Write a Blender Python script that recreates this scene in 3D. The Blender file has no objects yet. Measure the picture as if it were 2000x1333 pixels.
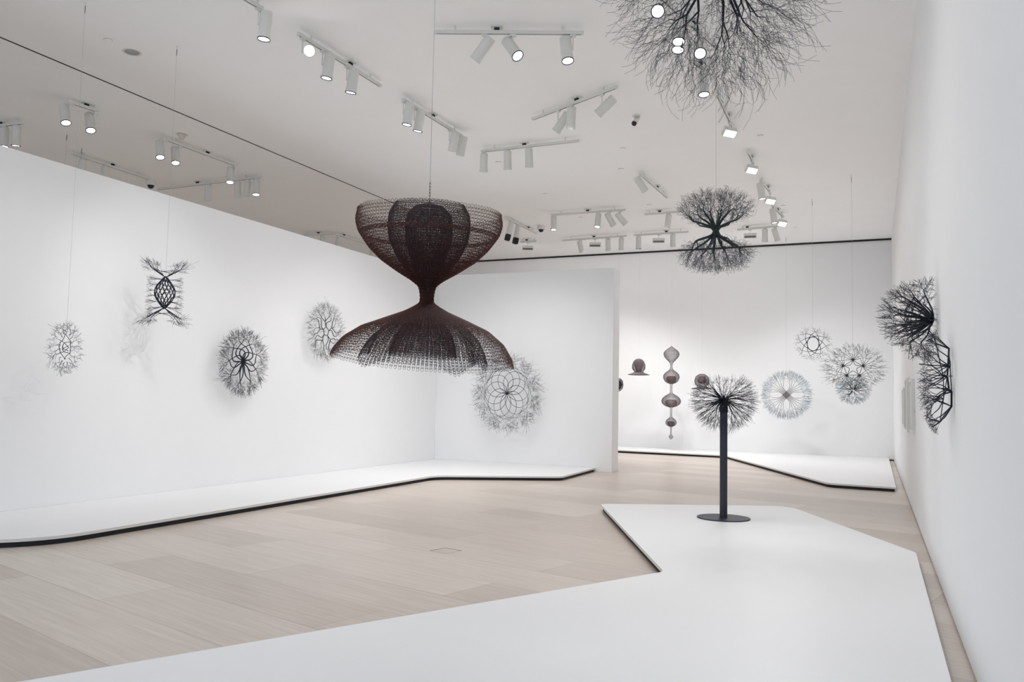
import bpy, math, random
import numpy as np
from mathutils import Matrix, Vector

# ------------------------------------------------------------------ camera
SC = bpy.context.scene
COL = SC.collection
FPX = 1611.08
PITCH, ROLL, YAW = 0.06951895, 0.02001791, 0.41348572
EYE = 1.37
B = np.array([[1, 0, 0], [0, 0, -1], [0, 1, 0]], float)
cr, sr = math.cos(ROLL), math.sin(ROLL)
cp, sp = math.cos(PITCH), math.sin(PITCH)
cy, sy = math.cos(YAW), math.sin(YAW)
M = (np.array([[cy, -sy, 0], [sy, cy, 0], [0, 0, 1]]) @ np.array([[1, 0, 0], [0, cp, -sp], [0, sp, cp]])
     @ B @ np.array([[cr, -sr, 0], [sr, cr, 0], [0, 0, 1]]))
cam = bpy.data.objects.new('camera', bpy.data.cameras.new('camera'))
COL.objects.link(cam)
mw = Matrix([list(M[i]) + [0] for i in range(3)] + [[0, 0, 0, 1]])
mw.translation = Vector((0, 0, EYE))
cam.matrix_world = mw
cam.data.sensor_width = 36
cam.data.lens = FPX / 2000 * 36
cam.data.clip_start = 0.02
cam.data.clip_end = 100
SC.camera = cam

# ------------------------------------------------------------------ light and exposure
world = bpy.data.worlds.new('world')
SC.world = world
world.use_nodes = True
world.node_tree.nodes['Background'].inputs[0].default_value = (0.77, 0.885, 1.0, 1)
world.node_tree.nodes['Background'].inputs[1].default_value = .78
SC.view_settings.view_transform = 'Standard'
SC.view_settings.look = 'None'
SC.view_settings.exposure = 0.66
SC.view_settings.gamma = 1.0
SC.view_settings.use_curve_mapping = False
SPOT_W = 52.0
try:
    SC.cycles.max_bounces = 14
    SC.cycles.diffuse_bounces = 8
    SC.cycles.sample_clamp_indirect = 8
except Exception:
    pass


def area(name, loc, aim, size, watts, color=(1, 1, 1)):
    l = bpy.data.lights.new(name, 'AREA')
    l.shape = 'RECTANGLE'
    l.size, l.size_y = size
    l.energy = watts
    l.color = color
    o = bpy.data.objects.new(name, l)
    COL.objects.link(o)
    o.location = loc
    o.rotation_euler = (Vector(aim) - Vector(loc)).to_track_quat('-Z', 'Y').to_euler()
    return o


def spot_light(name, loc, aim, watts, angle=70, rad=0.05, blend=1.0, color=(1, .995, 1), parent=None):
    l = bpy.data.lights.new(name, 'SPOT')
    l.energy = watts
    l.spot_size = math.radians(angle)
    l.spot_blend = blend
    l.shadow_soft_size = rad
    l.color = color
    o = bpy.data.objects.new(name, l)
    COL.objects.link(o)
    o.location = loc
    o.rotation_euler = (Vector(aim) - Vector(loc)).to_track_quat('-Z', 'Y').to_euler()
    return o


# out of the frame: added soft fill panels below the ceiling, then unseen track lamps
area('added_fill_panel', (-4.5, 0.5, 5.4), (-4.5, 0.5, 0), (6.5, 1.2), 22, (.96, .98, 1))
area('added_fill_panel', (-4.0, 5.0, 5.45), (-4.0, 5.4, 0), (5.0, .6), 22, (.98, .99, 1))
spot_light('track_lamp', (-4.35, 6.25, 5.3), (-8.4, 6.3, 1.6), 105, 46, .022)
spot_light('track_lamp', (-4.9, 6.7, 5.3), (-8.4, 7.7, 2.2), 105, 46, .022)
spot_light('track_lamp', (-0.6, 3.0, 5.4), (-0.5, 4.2, 0), 22, 60, .04)
spot_light('track_lamp', (-2.6, 1.9, 5.4), (-2.2, 3.8, 1.6), 40, 55, .04)

# ------------------------------------------------------------------ levels of the room
CEIL = 5.64
RAILZ = 5.565
WR = 0.455        # right wall
WB = 22.9         # back wall
WL = -8.413       # hung face of the left partition
WC = 15.25        # hung face of the cross partition
PT = 3.93         # partition top
PZ = 0.075        # platform top


def at(x, y, z=None, X=None, Y=None, d=None):
    v = M @ np.array([x - 1000, -(y - 666.5), -FPX])
    o = np.array([0, 0, EYE])
    t = (z - EYE) / v[2] if z is not None else X / v[0] if X is not None else Y / v[1] if Y is not None else d / FPX
    return o + v * t


# ------------------------------------------------------------------ materials
def mat(name, color, rough=.6, metal=0.0, spec=.5, noise=0.0, nscale=20, bump=0.0, emis=None):
    m = bpy.data.materials.new(name)
    m.use_nodes = True
    nt = m.node_tree
    b = nt.nodes['Principled BSDF']
    b.inputs['Base Color'].default_value = (*color, 1)
    b.inputs['Roughness'].default_value = rough
    b.inputs['Metallic'].default_value = metal
    b.inputs['Specular IOR Level'].default_value = spec
    if noise or bump:
        tc = nt.nodes.new('ShaderNodeTexCoord')
        n = nt.nodes.new('ShaderNodeTexNoise')
        n.inputs['Scale'].default_value = nscale
        n.inputs['Detail'].default_value = 5
        nt.links.new(tc.outputs['Object'], n.inputs['Vector'])
        if noise:
            mx = nt.nodes.new('ShaderNodeMix')
            mx.data_type = 'RGBA'
            nt.links.new(n.outputs['Fac'], mx.inputs['Factor'])
            mx.inputs['A'].default_value = (*[c * (1 - noise) for c in color], 1)
            mx.inputs['B'].default_value = (*[min(1, c * (1 + noise)) for c in color], 1)
            nt.links.new(mx.outputs['Result'], b.inputs['Base Color'])
        if bump:
            bp = nt.nodes.new('ShaderNodeBump')
            bp.inputs['Strength'].default_value = bump
            bp.inputs['Distance'].default_value = .01
            nt.links.new(n.outputs['Fac'], bp.inputs['Height'])
            nt.links.new(bp.outputs['Normal'], b.inputs['Normal'])
    if emis:
        b.inputs['Emission Color'].default_value = (1, .97, .92, 1)
        b.inputs['Emission Strength'].default_value = emis
        m.cycles.emission_sampling = 'NONE'
    return m


WHITE = mat('wall_paint', (.82, .824, .832), .75, noise=.012, nscale=3, bump=.02)
CEILM = mat('ceiling_paint', (.93, .93, .925), .85, noise=.015, nscale=2)
PLAT = mat('platform_paint', (.77, .77, .775), .42, noise=.01, nscale=4)
PEDGE = mat('platform_edge', (.72, .71, .68), .5, noise=.02)
BLACK = mat('black_reveal', (.008, .009, .014), .7, noise=.1)
FIXT = mat('fixture_white_paint', (.72, .72, .69), .4, noise=.01)
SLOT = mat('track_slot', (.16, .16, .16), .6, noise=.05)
BEZEL = mat('bezel_dark', (.02, .022, .05), .35, noise=.05)
LENS_ON = mat('lens_lit', (.9, .9, .9), .3, emis=9)
LENS_OFF = mat('lens_side', (.75, .77, .82), .2, noise=.02)
DARKW = mat('dark_wire', (.012, .016, .028), .45, .6, noise=.3, nscale=30)
GREYW = mat('grey_wire', (.05, .05, .055), .45, .6, noise=.3, nscale=30)
FINEW = mat('fine_dark_wire', (.022, .028, .045), .5, .5, noise=.3, nscale=30)
GREENW = mat('patinated_wire', (.022, .036, .036), .55, .4, noise=.4, nscale=25)
TEALW = mat('pale_teal_wire', (.16, .26, .30), .6, .2, noise=.3, nscale=25)
COPPER = mat('brown_copper_wire', (.085, .028, .021), .42, .5, noise=.5, nscale=30)
BLUEW = mat('blue_black_wire', (.018, .026, .044), .42, .55, noise=.35, nscale=30)
GALV = mat('mauve_grey_wire', (.22, .18, .20), .5, .3, noise=.2, nscale=20)
TANW = mat('tan_wire', (.26, .15, .09), .5, .3, noise=.2, nscale=20)
PLUMW = mat('plum_black_wire', (.03, .022, .04), .5, .4, noise=.2, nscale=20)
SLATE = mat('dark_slate_metal', (.022, .027, .042), .48, .2, noise=.15, nscale=12)
STEEL = mat('hanging_steel', (.42, .42, .43), .4, .8, noise=.1)
CHROME = mat('reflector_chrome', (.6, .65, .7), .15, .9, noise=.2, nscale=9)
BEIGE = mat('beige_plastic', (.62, .56, .46), .5, noise=.02)
DOME = mat('dark_dome', (.006, .009, .03), .12, noise=.1)
PAPER = mat('drawing_paper', (.74, .74, .72), .9, noise=.04, nscale=30)
BLUEDOT = mat('blue_print', (.03, .03, .45), .6, noise=.05)

# floor: broad pale whitewashed boards
FLOOR = bpy.data.materials.new('pale_board_floor')
FLOOR.use_nodes = True
_n = FLOOR.node_tree
_b = _n.nodes['Principled BSDF']
_tc = _n.nodes.new('ShaderNodeTexCoord')
_mp = _n.nodes.new('ShaderNodeMapping')
_mp.inputs['Rotation'].default_value = (0, 0, math.radians(15.5))
_mp.inputs['Location'].default_value = (.35, .18, 0)
_br = _n.nodes.new('ShaderNodeTexBrick')
_br.offset = .41
_br.inputs['Scale'].default_value = 1
_br.inputs['Brick Width'].default_value = 2.6
_br.inputs['Row Height'].default_value = .55
_br.inputs['Mortar Size'].default_value = .003
_br.inputs['Mortar Smooth'].default_value = .2
_br.inputs['Bias'].default_value = 0
_br.inputs['Color1'].default_value = (.455, .385, .333, 1)
_br.inputs['Color2'].default_value = (.575, .505, .443, 1)
_br.inputs['Mortar'].default_value = (.33, .285, .25, 1)
_n.links.new(_tc.outputs['Object'], _mp.inputs['Vector'])
_n.links.new(_mp.outputs['Vector'], _br.inputs['Vector'])
_ms = _n.nodes.new('ShaderNodeMapping')
_ms.inputs['Scale'].default_value = (.7, 14, 1)
_n.links.new(_mp.outputs['Vector'], _ms.inputs['Vector'])
_no = _n.nodes.new('ShaderNodeTexNoise')
_no.inputs['Scale'].default_value = 2.2
_no.inputs['Detail'].default_value = 7
_n.links.new(_ms.outputs['Vector'], _no.inputs['Vector'])
_mx = _n.nodes.new('ShaderNodeMix')
_mx.data_type = 'RGBA'
_mx.blend_type = 'SOFT_LIGHT'
_mx.inputs['Factor'].default_value = .6
_n.links.new(_br.outputs['Color'], _mx.inputs['A'])
_n.links.new(_no.outputs['Fac'], _mx.inputs['B'])
_n.links.new(_mx.outputs['Result'], _b.inputs['Base Color'])
_mr = _n.nodes.new('ShaderNodeMapRange')
_mr.inputs['To Min'].default_value = .26
_mr.inputs['To Max'].default_value = .42
_n.links.new(_no.outputs['Fac'], _mr.inputs['Value'])
_n.links.new(_mr.outputs['Result'], _b.inputs['Roughness'])
_b.inputs['Specular IOR Level'].default_value = .45


# ------------------------------------------------------------------ object helpers
def link(name, me, parent=None):
    o = bpy.data.objects.new(name, me)
    COL.objects.link(o)
    if parent is not None:
        o.parent = parent
    return o


def mesh_np(name, V, Q, m, smooth=False, T=None):
    me = bpy.data.meshes.new(name)
    V = np.asarray(V, np.float32)
    Q = np.asarray(Q, np.int32)
    me.vertices.add(len(V))
    me.vertices.foreach_set('co', V.ravel())
    me.loops.add(Q.size)
    me.loops.foreach_set('vertex_index', Q.ravel())
    me.polygons.add(len(Q))
    me.polygons.foreach_set('loop_start', np.arange(0, Q.size, Q.shape[1], dtype=np.int32))
    me.polygons.foreach_set('loop_total', np.full(len(Q), Q.shape[1], np.int32))
    me.update(calc_edges=True)
    me.validate()
    me.materials.append(m)
    if smooth:
        me.shade_smooth()
    return me


class MB:
    """collects polygons of one mesh"""
    def __init__(self):
        self.v, self.f, self.mi = [], [], []

    def add(self, vs, fs, mi=0):
        k = len(self.v)
        self.v += [tuple(map(float, p)) for p in vs]
        self.f += [tuple(i + k for i in f) for f in fs]
        self.mi += [mi] * len(fs)
        return self

    def box(self, x0, x1, y0, y1, z0, z1, mi=0):
        v = [(x, y, z) for z in (z0, z1) for y in (y0, y1) for x in (x0, x1)]
        return self.add(v, [(0, 2, 3, 1), (4, 5, 7, 6), (0, 1, 5, 4), (2, 6, 7, 3), (0, 4, 6, 2), (1, 3, 7, 5)], mi)

    def prism(self, pts, z0, z1, mi=0, mside=None):
        n = len(pts)
        v = [(p[0], p[1], z0) for p in pts] + [(p[0], p[1], z1) for p in pts]
        area2 = sum(pts[i][0] * pts[(i + 1) % n][1] - pts[(i + 1) % n][0] * pts[i][1] for i in range(n))
        r = list(range(n))
        if area2 < 0:
            r = r[::-1]
        self.add(v, [tuple(i + n for i in r), tuple(reversed(r))], mi)
        k = len(self.v) - 2 * n
        self.f += [(k + r[i], k + r[(i + 1) % n], k + r[(i + 1) % n] + n, k + r[i] + n) for i in range(n)]
        self.mi += [mi if mside is None else mside] * n
        return self

    def lathe(self, prof, n=28, cap0=True, cap1=True, mi=0, c=(0, 0)):
        v = []
        for r, z in prof:
            v += [(c[0] + r * math.cos(2 * math.pi * k / n), c[1] + r * math.sin(2 * math.pi * k / n), z) for k in range(n)]
        f = []
        for i in range(len(prof) - 1):
            for k in range(n):
                a, b_ = i * n + k, i * n + (k + 1) % n
                f.append((a, b_, b_ + n, a + n))
        if cap0:
            f.append(tuple(reversed(range(n))))
        if cap1:
            f.append(tuple(range((len(prof) - 1) * n, len(prof) * n)))
        return self.add(v, f, mi)

    def mesh(self, name, mats, smooth=False, bevel=0):
        me = bpy.data.meshes.new(name)
        me.from_pydata(self.v, [], self.f)
        for m_ in (mats if isinstance(mats, (list, tuple)) else [mats]):
            me.materials.append(m_)
        me.polygons.foreach_set('material_index', self.mi)
        if smooth:
            me.shade_smooth()
            me.set_sharp_from_angle(angle=math.radians(40))
        me.update()
        return me

    def obj(self, name, mats, parent=None, smooth=False, bevel=0):
        o = link(name, self.mesh(name, mats, smooth), parent)
        if bevel:
            b_ = o.modifiers.new('bevel', 'BEVEL')
            b_.width = bevel
            b_.segments = 2
            b_.limit_method = 'ANGLE'
        return o


def tag(o, label, cat, group=None):
    o['label'] = label
    o['category'] = cat
    if group:
        o['group'] = group
    return o


def thing(name, label, cat, loc=(0, 0, 0), rz=0, group=None):
    o = link(name, None)
    o.location = loc
    o.rotation_euler = (0, 0, rz)
    return tag(o, label, cat, group)


def struct(o):
    o['kind'] = 'structure'
    return o


# ------------------------------------------------------------------ the setting
m = MB()
m.box(-18, WR + .3, -5, WB + .3, -.1, 0)
struct(m.obj('floor', FLOOR))

# ceiling in two slabs with a dark gap between them on the left, as one structure each
gx = -9.71
gend = 17.6
m = MB()
m.box(-18, gx - .015, -5, gend, CEIL, CEIL + .15)
m.box(gx + .015, WR + .3, -5, gend, CEIL, CEIL + .15)
m.box(-18, WR + .3, gend, WB - .03, CEIL, CEIL + .15)
struct(m.obj('ceiling', CEILM))
m = MB()
m.box(gx - .015, gx + .015, -5, gend, CEIL - .002, CEIL + .1)
struct(m.obj('trim_1', BLACK))
m = MB()
m.box(-16, WR, WB - .03, WB + .1, CEIL - .045, CEIL + .14)
struct(m.obj('trim_2', BLACK))
struct(MB().box(WR, WR + .2, -1.0, WB + .3, .02, CEIL + .15).obj('wall_right', WHITE))
struct(MB().box(WR + .012, WR + .2, -1.0, WB, 0, .02).obj('baseboard_right', BLACK))
struct(MB().box(-18, WR + .2, WB, WB + .2, .03, CEIL - .045).obj('wall_back', WHITE))
struct(MB().box(-18, WR, WB + .015, WB + .2, 0, .03).obj('baseboard_back', BLACK))
struct(MB().box(-18, -17.8, -5, WB, 0, CEIL).obj('wall_far_left', WHITE))
struct(MB().box(WL - .5, WL, 1.0, WC + .42, 0, PT).obj('wall_left', WHITE, bevel=.004))
struct(MB().box(WL, -4.572, WC, WC + .42, 0, PT).obj('wall_center', WHITE, bevel=.004))


def rounded(pts, radii, n=8):
    out = []
    k = len(pts)
    for i in range(k):
        p = np.array(pts[i], float)
        a = np.array(pts[i - 1], float) - p
        b_ = np.array(pts[(i + 1) % k], float) - p
        r = radii[i]
        if r <= 0:
            out.append(tuple(p))
            continue
        r = min(r, np.linalg.norm(a) * .45, np.linalg.norm(b_) * .45)
        p0 = p + a / np.linalg.norm(a) * r
        p1 = p + b_ / np.linalg.norm(b_) * r
        for j in range(n + 1):
            t = j / n
            q = (1 - t) ** 2 * p0 + 2 * t * (1 - t) * p + t * t * p1
            out.append(tuple(q))
    return out


def inset(pts, d):
    n = len(pts)
    a2 = sum(pts[i][0] * pts[(i + 1) % n][1] - pts[(i + 1) % n][0] * pts[i][1] for i in range(n))
    s = 1 if a2 > 0 else -1
    out = []
    for i in range(n):
        p0, p, p1 = (np.array(pts[j % n], float) for j in (i - 1, i, i + 1))
        e0 = (p - p0) / (np.linalg.norm(p - p0) + 1e-9)
        e1 = (p1 - p) / (np.linalg.norm(p1 - p) + 1e-9)
        n0, n1 = s * np.array([-e0[1], e0[0]]), s * np.array([-e1[1], e1[0]])
        mm = n0 + n1
        mm = mm / (np.linalg.norm(mm) + 1e-9)
        out.append(tuple(p + mm * d / max(.4, float(mm @ n0))))
    return out


def platform(label, pts, radii):
    c = np.mean(pts, axis=0)
    t = thing('display_platform', label, 'platform', (c[0], c[1], 0), 0, 'low display platforms')
    P = [(x - c[0], y - c[1]) for x, y in rounded(pts, radii)]
    s = MB().prism(P, PZ - .028, PZ, 0, 1).obj('deck_board', [PLAT, PEDGE], t)
    MB().prism(inset(P, .022), 0, PZ - .028).obj('recessed_base', BLACK, t)
    return t


platform('long white platform with black base below the wire reliefs of the left wall',
         [(WL + .004, 4.2), (-7.6, 4.2), (-6.60, 5.05), (-6.655, 12.116), (-4.82, 13.2), (-4.90, WC - .004), (WL + .004, WC - .004)],
         [0, 0, .42, .25, .12, 0, 0])
platform('large angular white platform in the foreground carrying the black pole sculpture',
         [(-4.6, .45), (-1.477, 6.34), (-3.15, 10.03), (-1.0, 11.15), (.332, 8.265), (.322, 3.2), (.31, .4)],
         [0, .06, .12, .35, .05, 0, 0])
platform('white platform along the far back wall beneath the small hanging pieces',
         [(-11.0, 21.55), (-6.176, 21.15), (-3.40, 20.95), (-.702, 14.763), (.316, 14.65), (.335, WB - .004), (-11.0, WB - .004)],
         [0, .3, .15, .15, 0, 0, 0])

# floor box lid
c = at(876, 1073, z=0)
fb = thing('floor_box', 'small square outlet lid set flush in the boards between the platforms', 'floor box', (c[0] + .02, c[1] - .09, 0), math.radians(-15))
m = MB()
m.box(-.1, .1, .094, .1, .0005, .0022)
m.box(-.1, -.094, -.1, .094, .0005, .0022)
m.obj('dark_seam', BLACK, fb)
MB().box(-.094, .1, -.1, .094, .0004, .0012).obj('lid', FLOOR, fb)


# ------------------------------------------------------------------ wire work
def tubes(P, R, sides=3, closed=False):
    """P (M,N,3) polylines, R (M,N) radii -> verts, quads"""
    P = np.asarray(P, float)
    Mn, N = P.shape[:2]
    R = np.broadcast_to(np.asarray(R, float), (Mn, N))
    if closed:
        T = np.roll(P, -1, 1) - np.roll(P, 1, 1)
    else:
        T = np.gradient(P, axis=1)
    T /= np.linalg.norm(T, axis=2, keepdims=True) + 1e-12
    if closed:
        ref = np.zeros_like(T)
        ref[..., 0], ref[..., 1] = P[..., 0], P[..., 1]
        ref[..., 2] = .02
        ref[..., 0] += .001
    else:
        tm = T.mean(1)
        ref = np.zeros((Mn, 3))
        ref[np.arange(Mn), np.abs(tm).argmin(1)] = 1
        ref = np.repeat(ref[:, None], N, 1)
    U = np.cross(T, ref)
    U /= np.linalg.norm(U, axis=2, keepdims=True) + 1e-12
    W = np.cross(T, U)
    a = np.arange(sides) * 2 * math.pi / sides
    V = P[:, :, None] + R[:, :, None, None] * (U[:, :, None] * np.cos(a)[None, None, :, None] + W[:, :, None] * np.sin(a)[None, None, :, None])
    idx = np.arange(Mn * N * sides).reshape(Mn, N, sides)
    nx = np.roll(idx, -1, 1) if closed else idx[:, 1:]
    cu = idx if closed else idx[:, :-1]
    q = np.stack([cu, np.roll(cu, -1, 2), np.roll(nx, -1, 2), nx], -1).reshape(-1, 4)
    return V.reshape(-1, 3), q


class Wire:
    def __init__(self):
        self.V, self.Q, self.k = [], [], 0

    def add(self, P, R, sides=3, closed=False):
        v, q = tubes(P, R, sides, closed)
        self.V.append(v)
        self.Q.append(q + self.k)
        self.k += len(v)
        return self

    def obj(self, name, m_, parent, smooth=True):
        return link(name, mesh_np(name, np.concatenate(self.V), np.concatenate(self.Q), m_, smooth), parent)


def nrm(a):
    return a / (np.linalg.norm(a, axis=-1, keepdims=True) + 1e-12)


def bez(P0, P1, P2, n=5):
    t = np.linspace(0, 1, n)[None, :, None]
    return (1 - t) ** 2 * P0[:, None] + 2 * t * (1 - t) * P1[:, None] + t * t * P2[:, None]


def smooth_line(pts, n=14):
    pts = np.asarray(pts, float)
    d = np.r_[0, np.cumsum(np.linalg.norm(np.diff(pts, axis=0), axis=1))]
    s = np.linspace(0, d[-1], n)
    out = np.stack([np.interp(s, d, pts[:, i]) for i in range(3)], 1)
    for _ in range(2):
        out[1:-1] = (out[:-2] + 2 * out[1:-1] + out[2:]) / 4
    return out


def hang(root, top_world, loc, r=.0010, bottom=0.0, hook=.10, m_=None, hookz=None):
    """hanging wire with its hook, in the local frame of root standing at loc"""
    ztop = top_world - loc[2]
    w = Wire()
    w.add([[(0, 0, bottom), (0, 0, (bottom + ztop) / 2), (0, 0, ztop)]], r, 4)
    o = w.obj('hanging_wire', m_ or STEEL, root)
    h = Wire()
    z0 = ztop - hook - .03 if hookz is None else hookz
    h.add([[(0, 0, z0), (0, 0, z0 + hook * .2), (0, 0, z0 + hook * .8), (0, 0, z0 + hook)]], [[r * 1.3, r * 3.4, r * 3.4, r * 1.3]], 6)
    h.obj('turnbuckle', BLACK, o)
    if hookz is not None:
        pass
    c = MB().lathe([(.0, ztop - .012), (.012, ztop - .010), (.014, ztop), (.0, ztop)], 12, False, False)
    c.obj('ceiling_anchor', FIXT, o, True)
    return o


def facing(loc):
    """rotation about z so that local x is to the right and local y away from the camera"""
    return math.atan2(-loc[0], loc[1])


def petals(n, r0, r1, swirl, wob, rng, flatz, mode='arc'):
    """mirrored pairs of arcs running outward from the centre, in the x-z plane"""
    res = []
    for i in range(n):
        a = 2 * math.pi * i / n + rng.normal() * wob
        for s in (1, -1):
            pts = []
            for t in np.linspace(0, 1, 15):
                if mode == 'circle':
                    ph = t * 1.6
                    rr = max(r0, r1 * math.sin(ph))
                    aa = a + s * ph * swirl
                else:
                    rr = r0 + (r1 - r0) * t
                    aa = a + s * swirl * math.sin(1.32 * math.pi * t)
                pts.append((rr * math.cos(aa), flatz * math.sin(math.pi * t) * s, rr * math.sin(aa)))
            res.append(smooth_line(pts, 16))
    return res


def fill(rng, p, d, T, r, outw, lv=0, f=.32, rmin=.001, wob=.05, curl=.0, kinky=0, expo=.42):
    """grow a branching wire from p toward all the target tips T"""
    n = len(T)
    if n == 0:
        return
    c = T.mean(0)
    if n == 1:
        e = T[0]
    else:
        e = p + (c - p) * f * rng.uniform(.75, 1.25)
        e = e + rng.normal(size=3) * wob * np.linalg.norm(e - p)
    L = np.linalg.norm(e - p) + 1e-6
    if n == 1 and curl:
        side = nrm(np.cross(e - p, rng.normal(size=3)))
        ct = (p + e) / 2 + side * L * curl * rng.uniform(.4, 1)
    elif lv < kinky:
        ct = (p + e) / 2
    else:
        ct = p + nrm(nrm(d) * .55 + nrm(e - p) * .45) * L * .45
    N = 6 if (n == 1 and curl) else 3 if lv < kinky else 4
    C = bez(p[None], ct[None], e[None], N)
    r2 = max(rmin * .8, r * .88)
    outw(r, C, np.linspace(r, r2, N)[None])
    if n == 1:
        return
    nd = e - ct
    ax = T - c
    u = nrm(c - p)
    ax = ax - (ax @ u)[:, None] * u
    if n > 2:
        w, v = np.linalg.eigh(ax.T @ ax)
        s = ax @ v[:, 2]
    else:
        s = ax @ rng.normal(size=3)
    o = np.argsort(s)
    k = int(round(n * rng.uniform(.36, .64)))
    k = min(max(k, 1), n - 1)
    for part in (o[:k], o[k:]):
        fill(rng, e, nd, T[part], max(rmin, r2 * (len(part) / n) ** expo), outw, lv + 1, f, rmin, wob, curl, kinky, expo)


def crown(rng, ends, dirs, T, r, thick, thin, tmin=.0022, reach=.5, **kw):
    """share the tips T among the stem ends and grow each"""
    ends, dirs, T = np.array(ends, float), nrm(np.array(dirs, float)), np.array(T, float)
    ref = ends + dirs * reach * np.linalg.norm(T - T.mean(0), axis=1).mean()
    own = np.linalg.norm(T[:, None] - ref[None], axis=2).argmin(1)
    buf = {}

    def ow(rr, C, R):
        buf.setdefault((rr >= tmin, C.shape[1]), []).append((C[0], R[0]))
    for i in range(len(ends)):
        fill(rng, ends[i], dirs[i], T[own == i], r, ow, **kw)
    for (big, N), L in buf.items():
        (thick if big else thin).add(np.array([a for a, _ in L]), np.array([b_ for _, b_ in L]), 5 if big else 3)


def spray(w, m_, parent, name='twig_spray'):
    o = w.obj(name, m_, parent)
    o['kind'] = 'stuff'
    return o


def annulus(rng, n, r0, r1, depth, sx=1.0, sz=1.0, rag=.05, back=1.0):
    a = rng.uniform(0, 2 * math.pi, n)
    q = rng.uniform(0, 1, n) ** .62
    rr = (r0 + (r1 - r0) * q) * (1 + rng.normal(size=n) * rag)
    y = rng.normal(size=n) * depth * (1.15 - q * .5)
    y = np.where(y > 0, y * back, y)
    return np.stack([rr * np.cos(a) * sx, y, rr * np.sin(a) * sz], 1)


def relief(name, label, loc, rz, seed, arms, arm_r, T, mats, scale=(1, 1), tip=.0011, hub=True, polys=None, poly_r=.9,
           taper=.62, group='tied wire sculptures', **kw):
    """flat radiating tied-wire piece in its local x-z plane (y = depth)"""
    rng = np.random.default_rng(seed)
    root = thing(name, label, 'sculpture', loc, rz, group)
    core, tips = Wire(), Wire()
    sc_ = np.array([scale[0], 1, scale[1]])
    arms = np.array(arms) * sc_
    n = arms.shape[1]
    core.add(arms, np.linspace(arm_r, arm_r * taper, n)[None].repeat(len(arms), 0), 6)
    crown(rng, arms[:, -1], arms[:, -1] - arms[:, -3], T * sc_, arm_r * taper, core, tips, tmin=max(.0022, arm_r * .42), rmin=tip, **kw)
    for pl in polys or []:
        core.add([smooth_line(np.array(pl) * sc_, 10)], arm_r * poly_r, 6)
    if hub:
        a = np.linspace(0, 2 * math.pi, 13)[:-1]
        for q in range(3):
            core.add([np.stack([np.cos(a) * arm_r * 2.6, np.sin(a * 0) + (q - 1) * arm_r * 1.4, np.sin(a) * arm_r * 2.6], 1)], arm_r, 5, True)
    core.obj('stem_bundle', mats[0], root)
    spray(tips, mats[1], root)
    return root


# -- a: small oval piece hanging at the far left
rng = np.random.default_rng(3)
loc = at(128, 680, X=-7.93)
polys = []
for s in (-1, 1):
    polys += [[(0, .01, .165), (s * .035, 0, .12), (s * .085, -.01, .075)], [(s * .085, 0, .075), (s * .11, .01, .02), (s * .095, 0, -.055)],
              [(s * .095, 0, -.055), (s * .04, .01, -.085), (-s * .01, 0, -.13)], [(s * .085, 0, .075), (0, .02, .06), (-s * .06, 0, .01)],
              [(s * .095, 0, -.055), (0, .02, -.05), (-s * .06, 0, .01)], [(s * .055, 0, .03), (0, .03, -.01), (-s * .055, 0, -.03)]]
arms = []
for k_ in range(18):
    a = math.radians(20 * k_ + 8)
    r0 = .115 + .05 * abs(math.sin(a)) ** 2
    arms.append(smooth_line([(math.cos(a) * r0 * .8, 0, math.sin(a) * r0), (math.cos(a) * r0 * 1.05, rng.normal() * .01, math.sin(a) * r0 * 1.15), (math.cos(a + .05) * r0 * 1.3, rng.normal() * .02, math.sin(a + .05) * r0 * 1.35)], 7))
pa = relief('wire_sculpture', 'small oval tied wire piece hanging nearest the left edge, open lattice centre', loc, math.radians(110), 5,
            arms, .0036, annulus(rng, 520, .17, .31, .04, rag=.08), [DARKW, FINEW], scale=(.94, .94), tip=.0012, hub=False, polys=polys, f=.36)
hang(pa, CEIL, loc, .0011, .12, .1)

# -- b: crossed-lens piece
rng = np.random.default_rng(8)
loc = at(322, 572, X=-7.86)
root = thing('wire_sculpture', 'tall crossed wire piece, woven lens middle and four flaring corners, before the left wall', 'sculpture', loc, facing(loc) + .2, 'tied wire sculptures')
core, tips = Wire(), Wire()
E, D, E2, D2 = [], [], [], []
for i in range(14):
    ph = 2 * math.pi * i / 14
    z = np.linspace(-.29, .27, 26)
    env = .118 * np.cos(math.pi * z / .40)
    X = env * np.cos(ph + 1.3 * z / .3)
    Y = env * np.sin(ph + 1.3 * z / .3) * .8
    fl = np.maximum(0, np.abs(z) - .17)
    X = X + np.sign(X + 1e-6) * fl * .75
    L_ = np.stack([X, Y, z], 1)
    core.add([L_], np.interp(z, [-.27, -.2, .2, .25], [.0035, .0058, .0058, .0035])[None], 6)
    E += [L_[0], L_[-1]]
    D += [L_[0] - L_[3], L_[-1] - L_[-4]]
    for q in (5, 8, 11, 14, 17, 20):
        E2.append(L_[q])
        D2.append([X[q], Y[q] * .5, 0])
for k_ in range(11):
    zz_ = -.15 + .028 * k_
    ph = k_ * 2.2
    w_ = .105 * math.cos(math.pi * zz_ / .40)
    core.add([smooth_line([(math.cos(ph) * w_, math.sin(ph) * w_ * .8, zz_), (0, 0, zz_ + rng.normal() * .03), (-math.cos(ph) * w_, -math.sin(ph) * w_ * .8, zz_ + rng.normal() * .04)], 8)], .0034, 4)
T = []
for sx_ in (-1, 1):
    for sz_ in (-1, 1):
        n = 150
        t = rng.uniform(0, 1, n)
        T.append(np.stack([sx_ * (.08 + .20 * t + rng.normal(size=n) * .035), rng.normal(size=n) * .05, sz_ * (.33 + .10 * t ** .6 * rng.uniform(.2, 1.1, n) - (.10 * (rng.uniform(size=n) < .3)))], 1))
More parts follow.
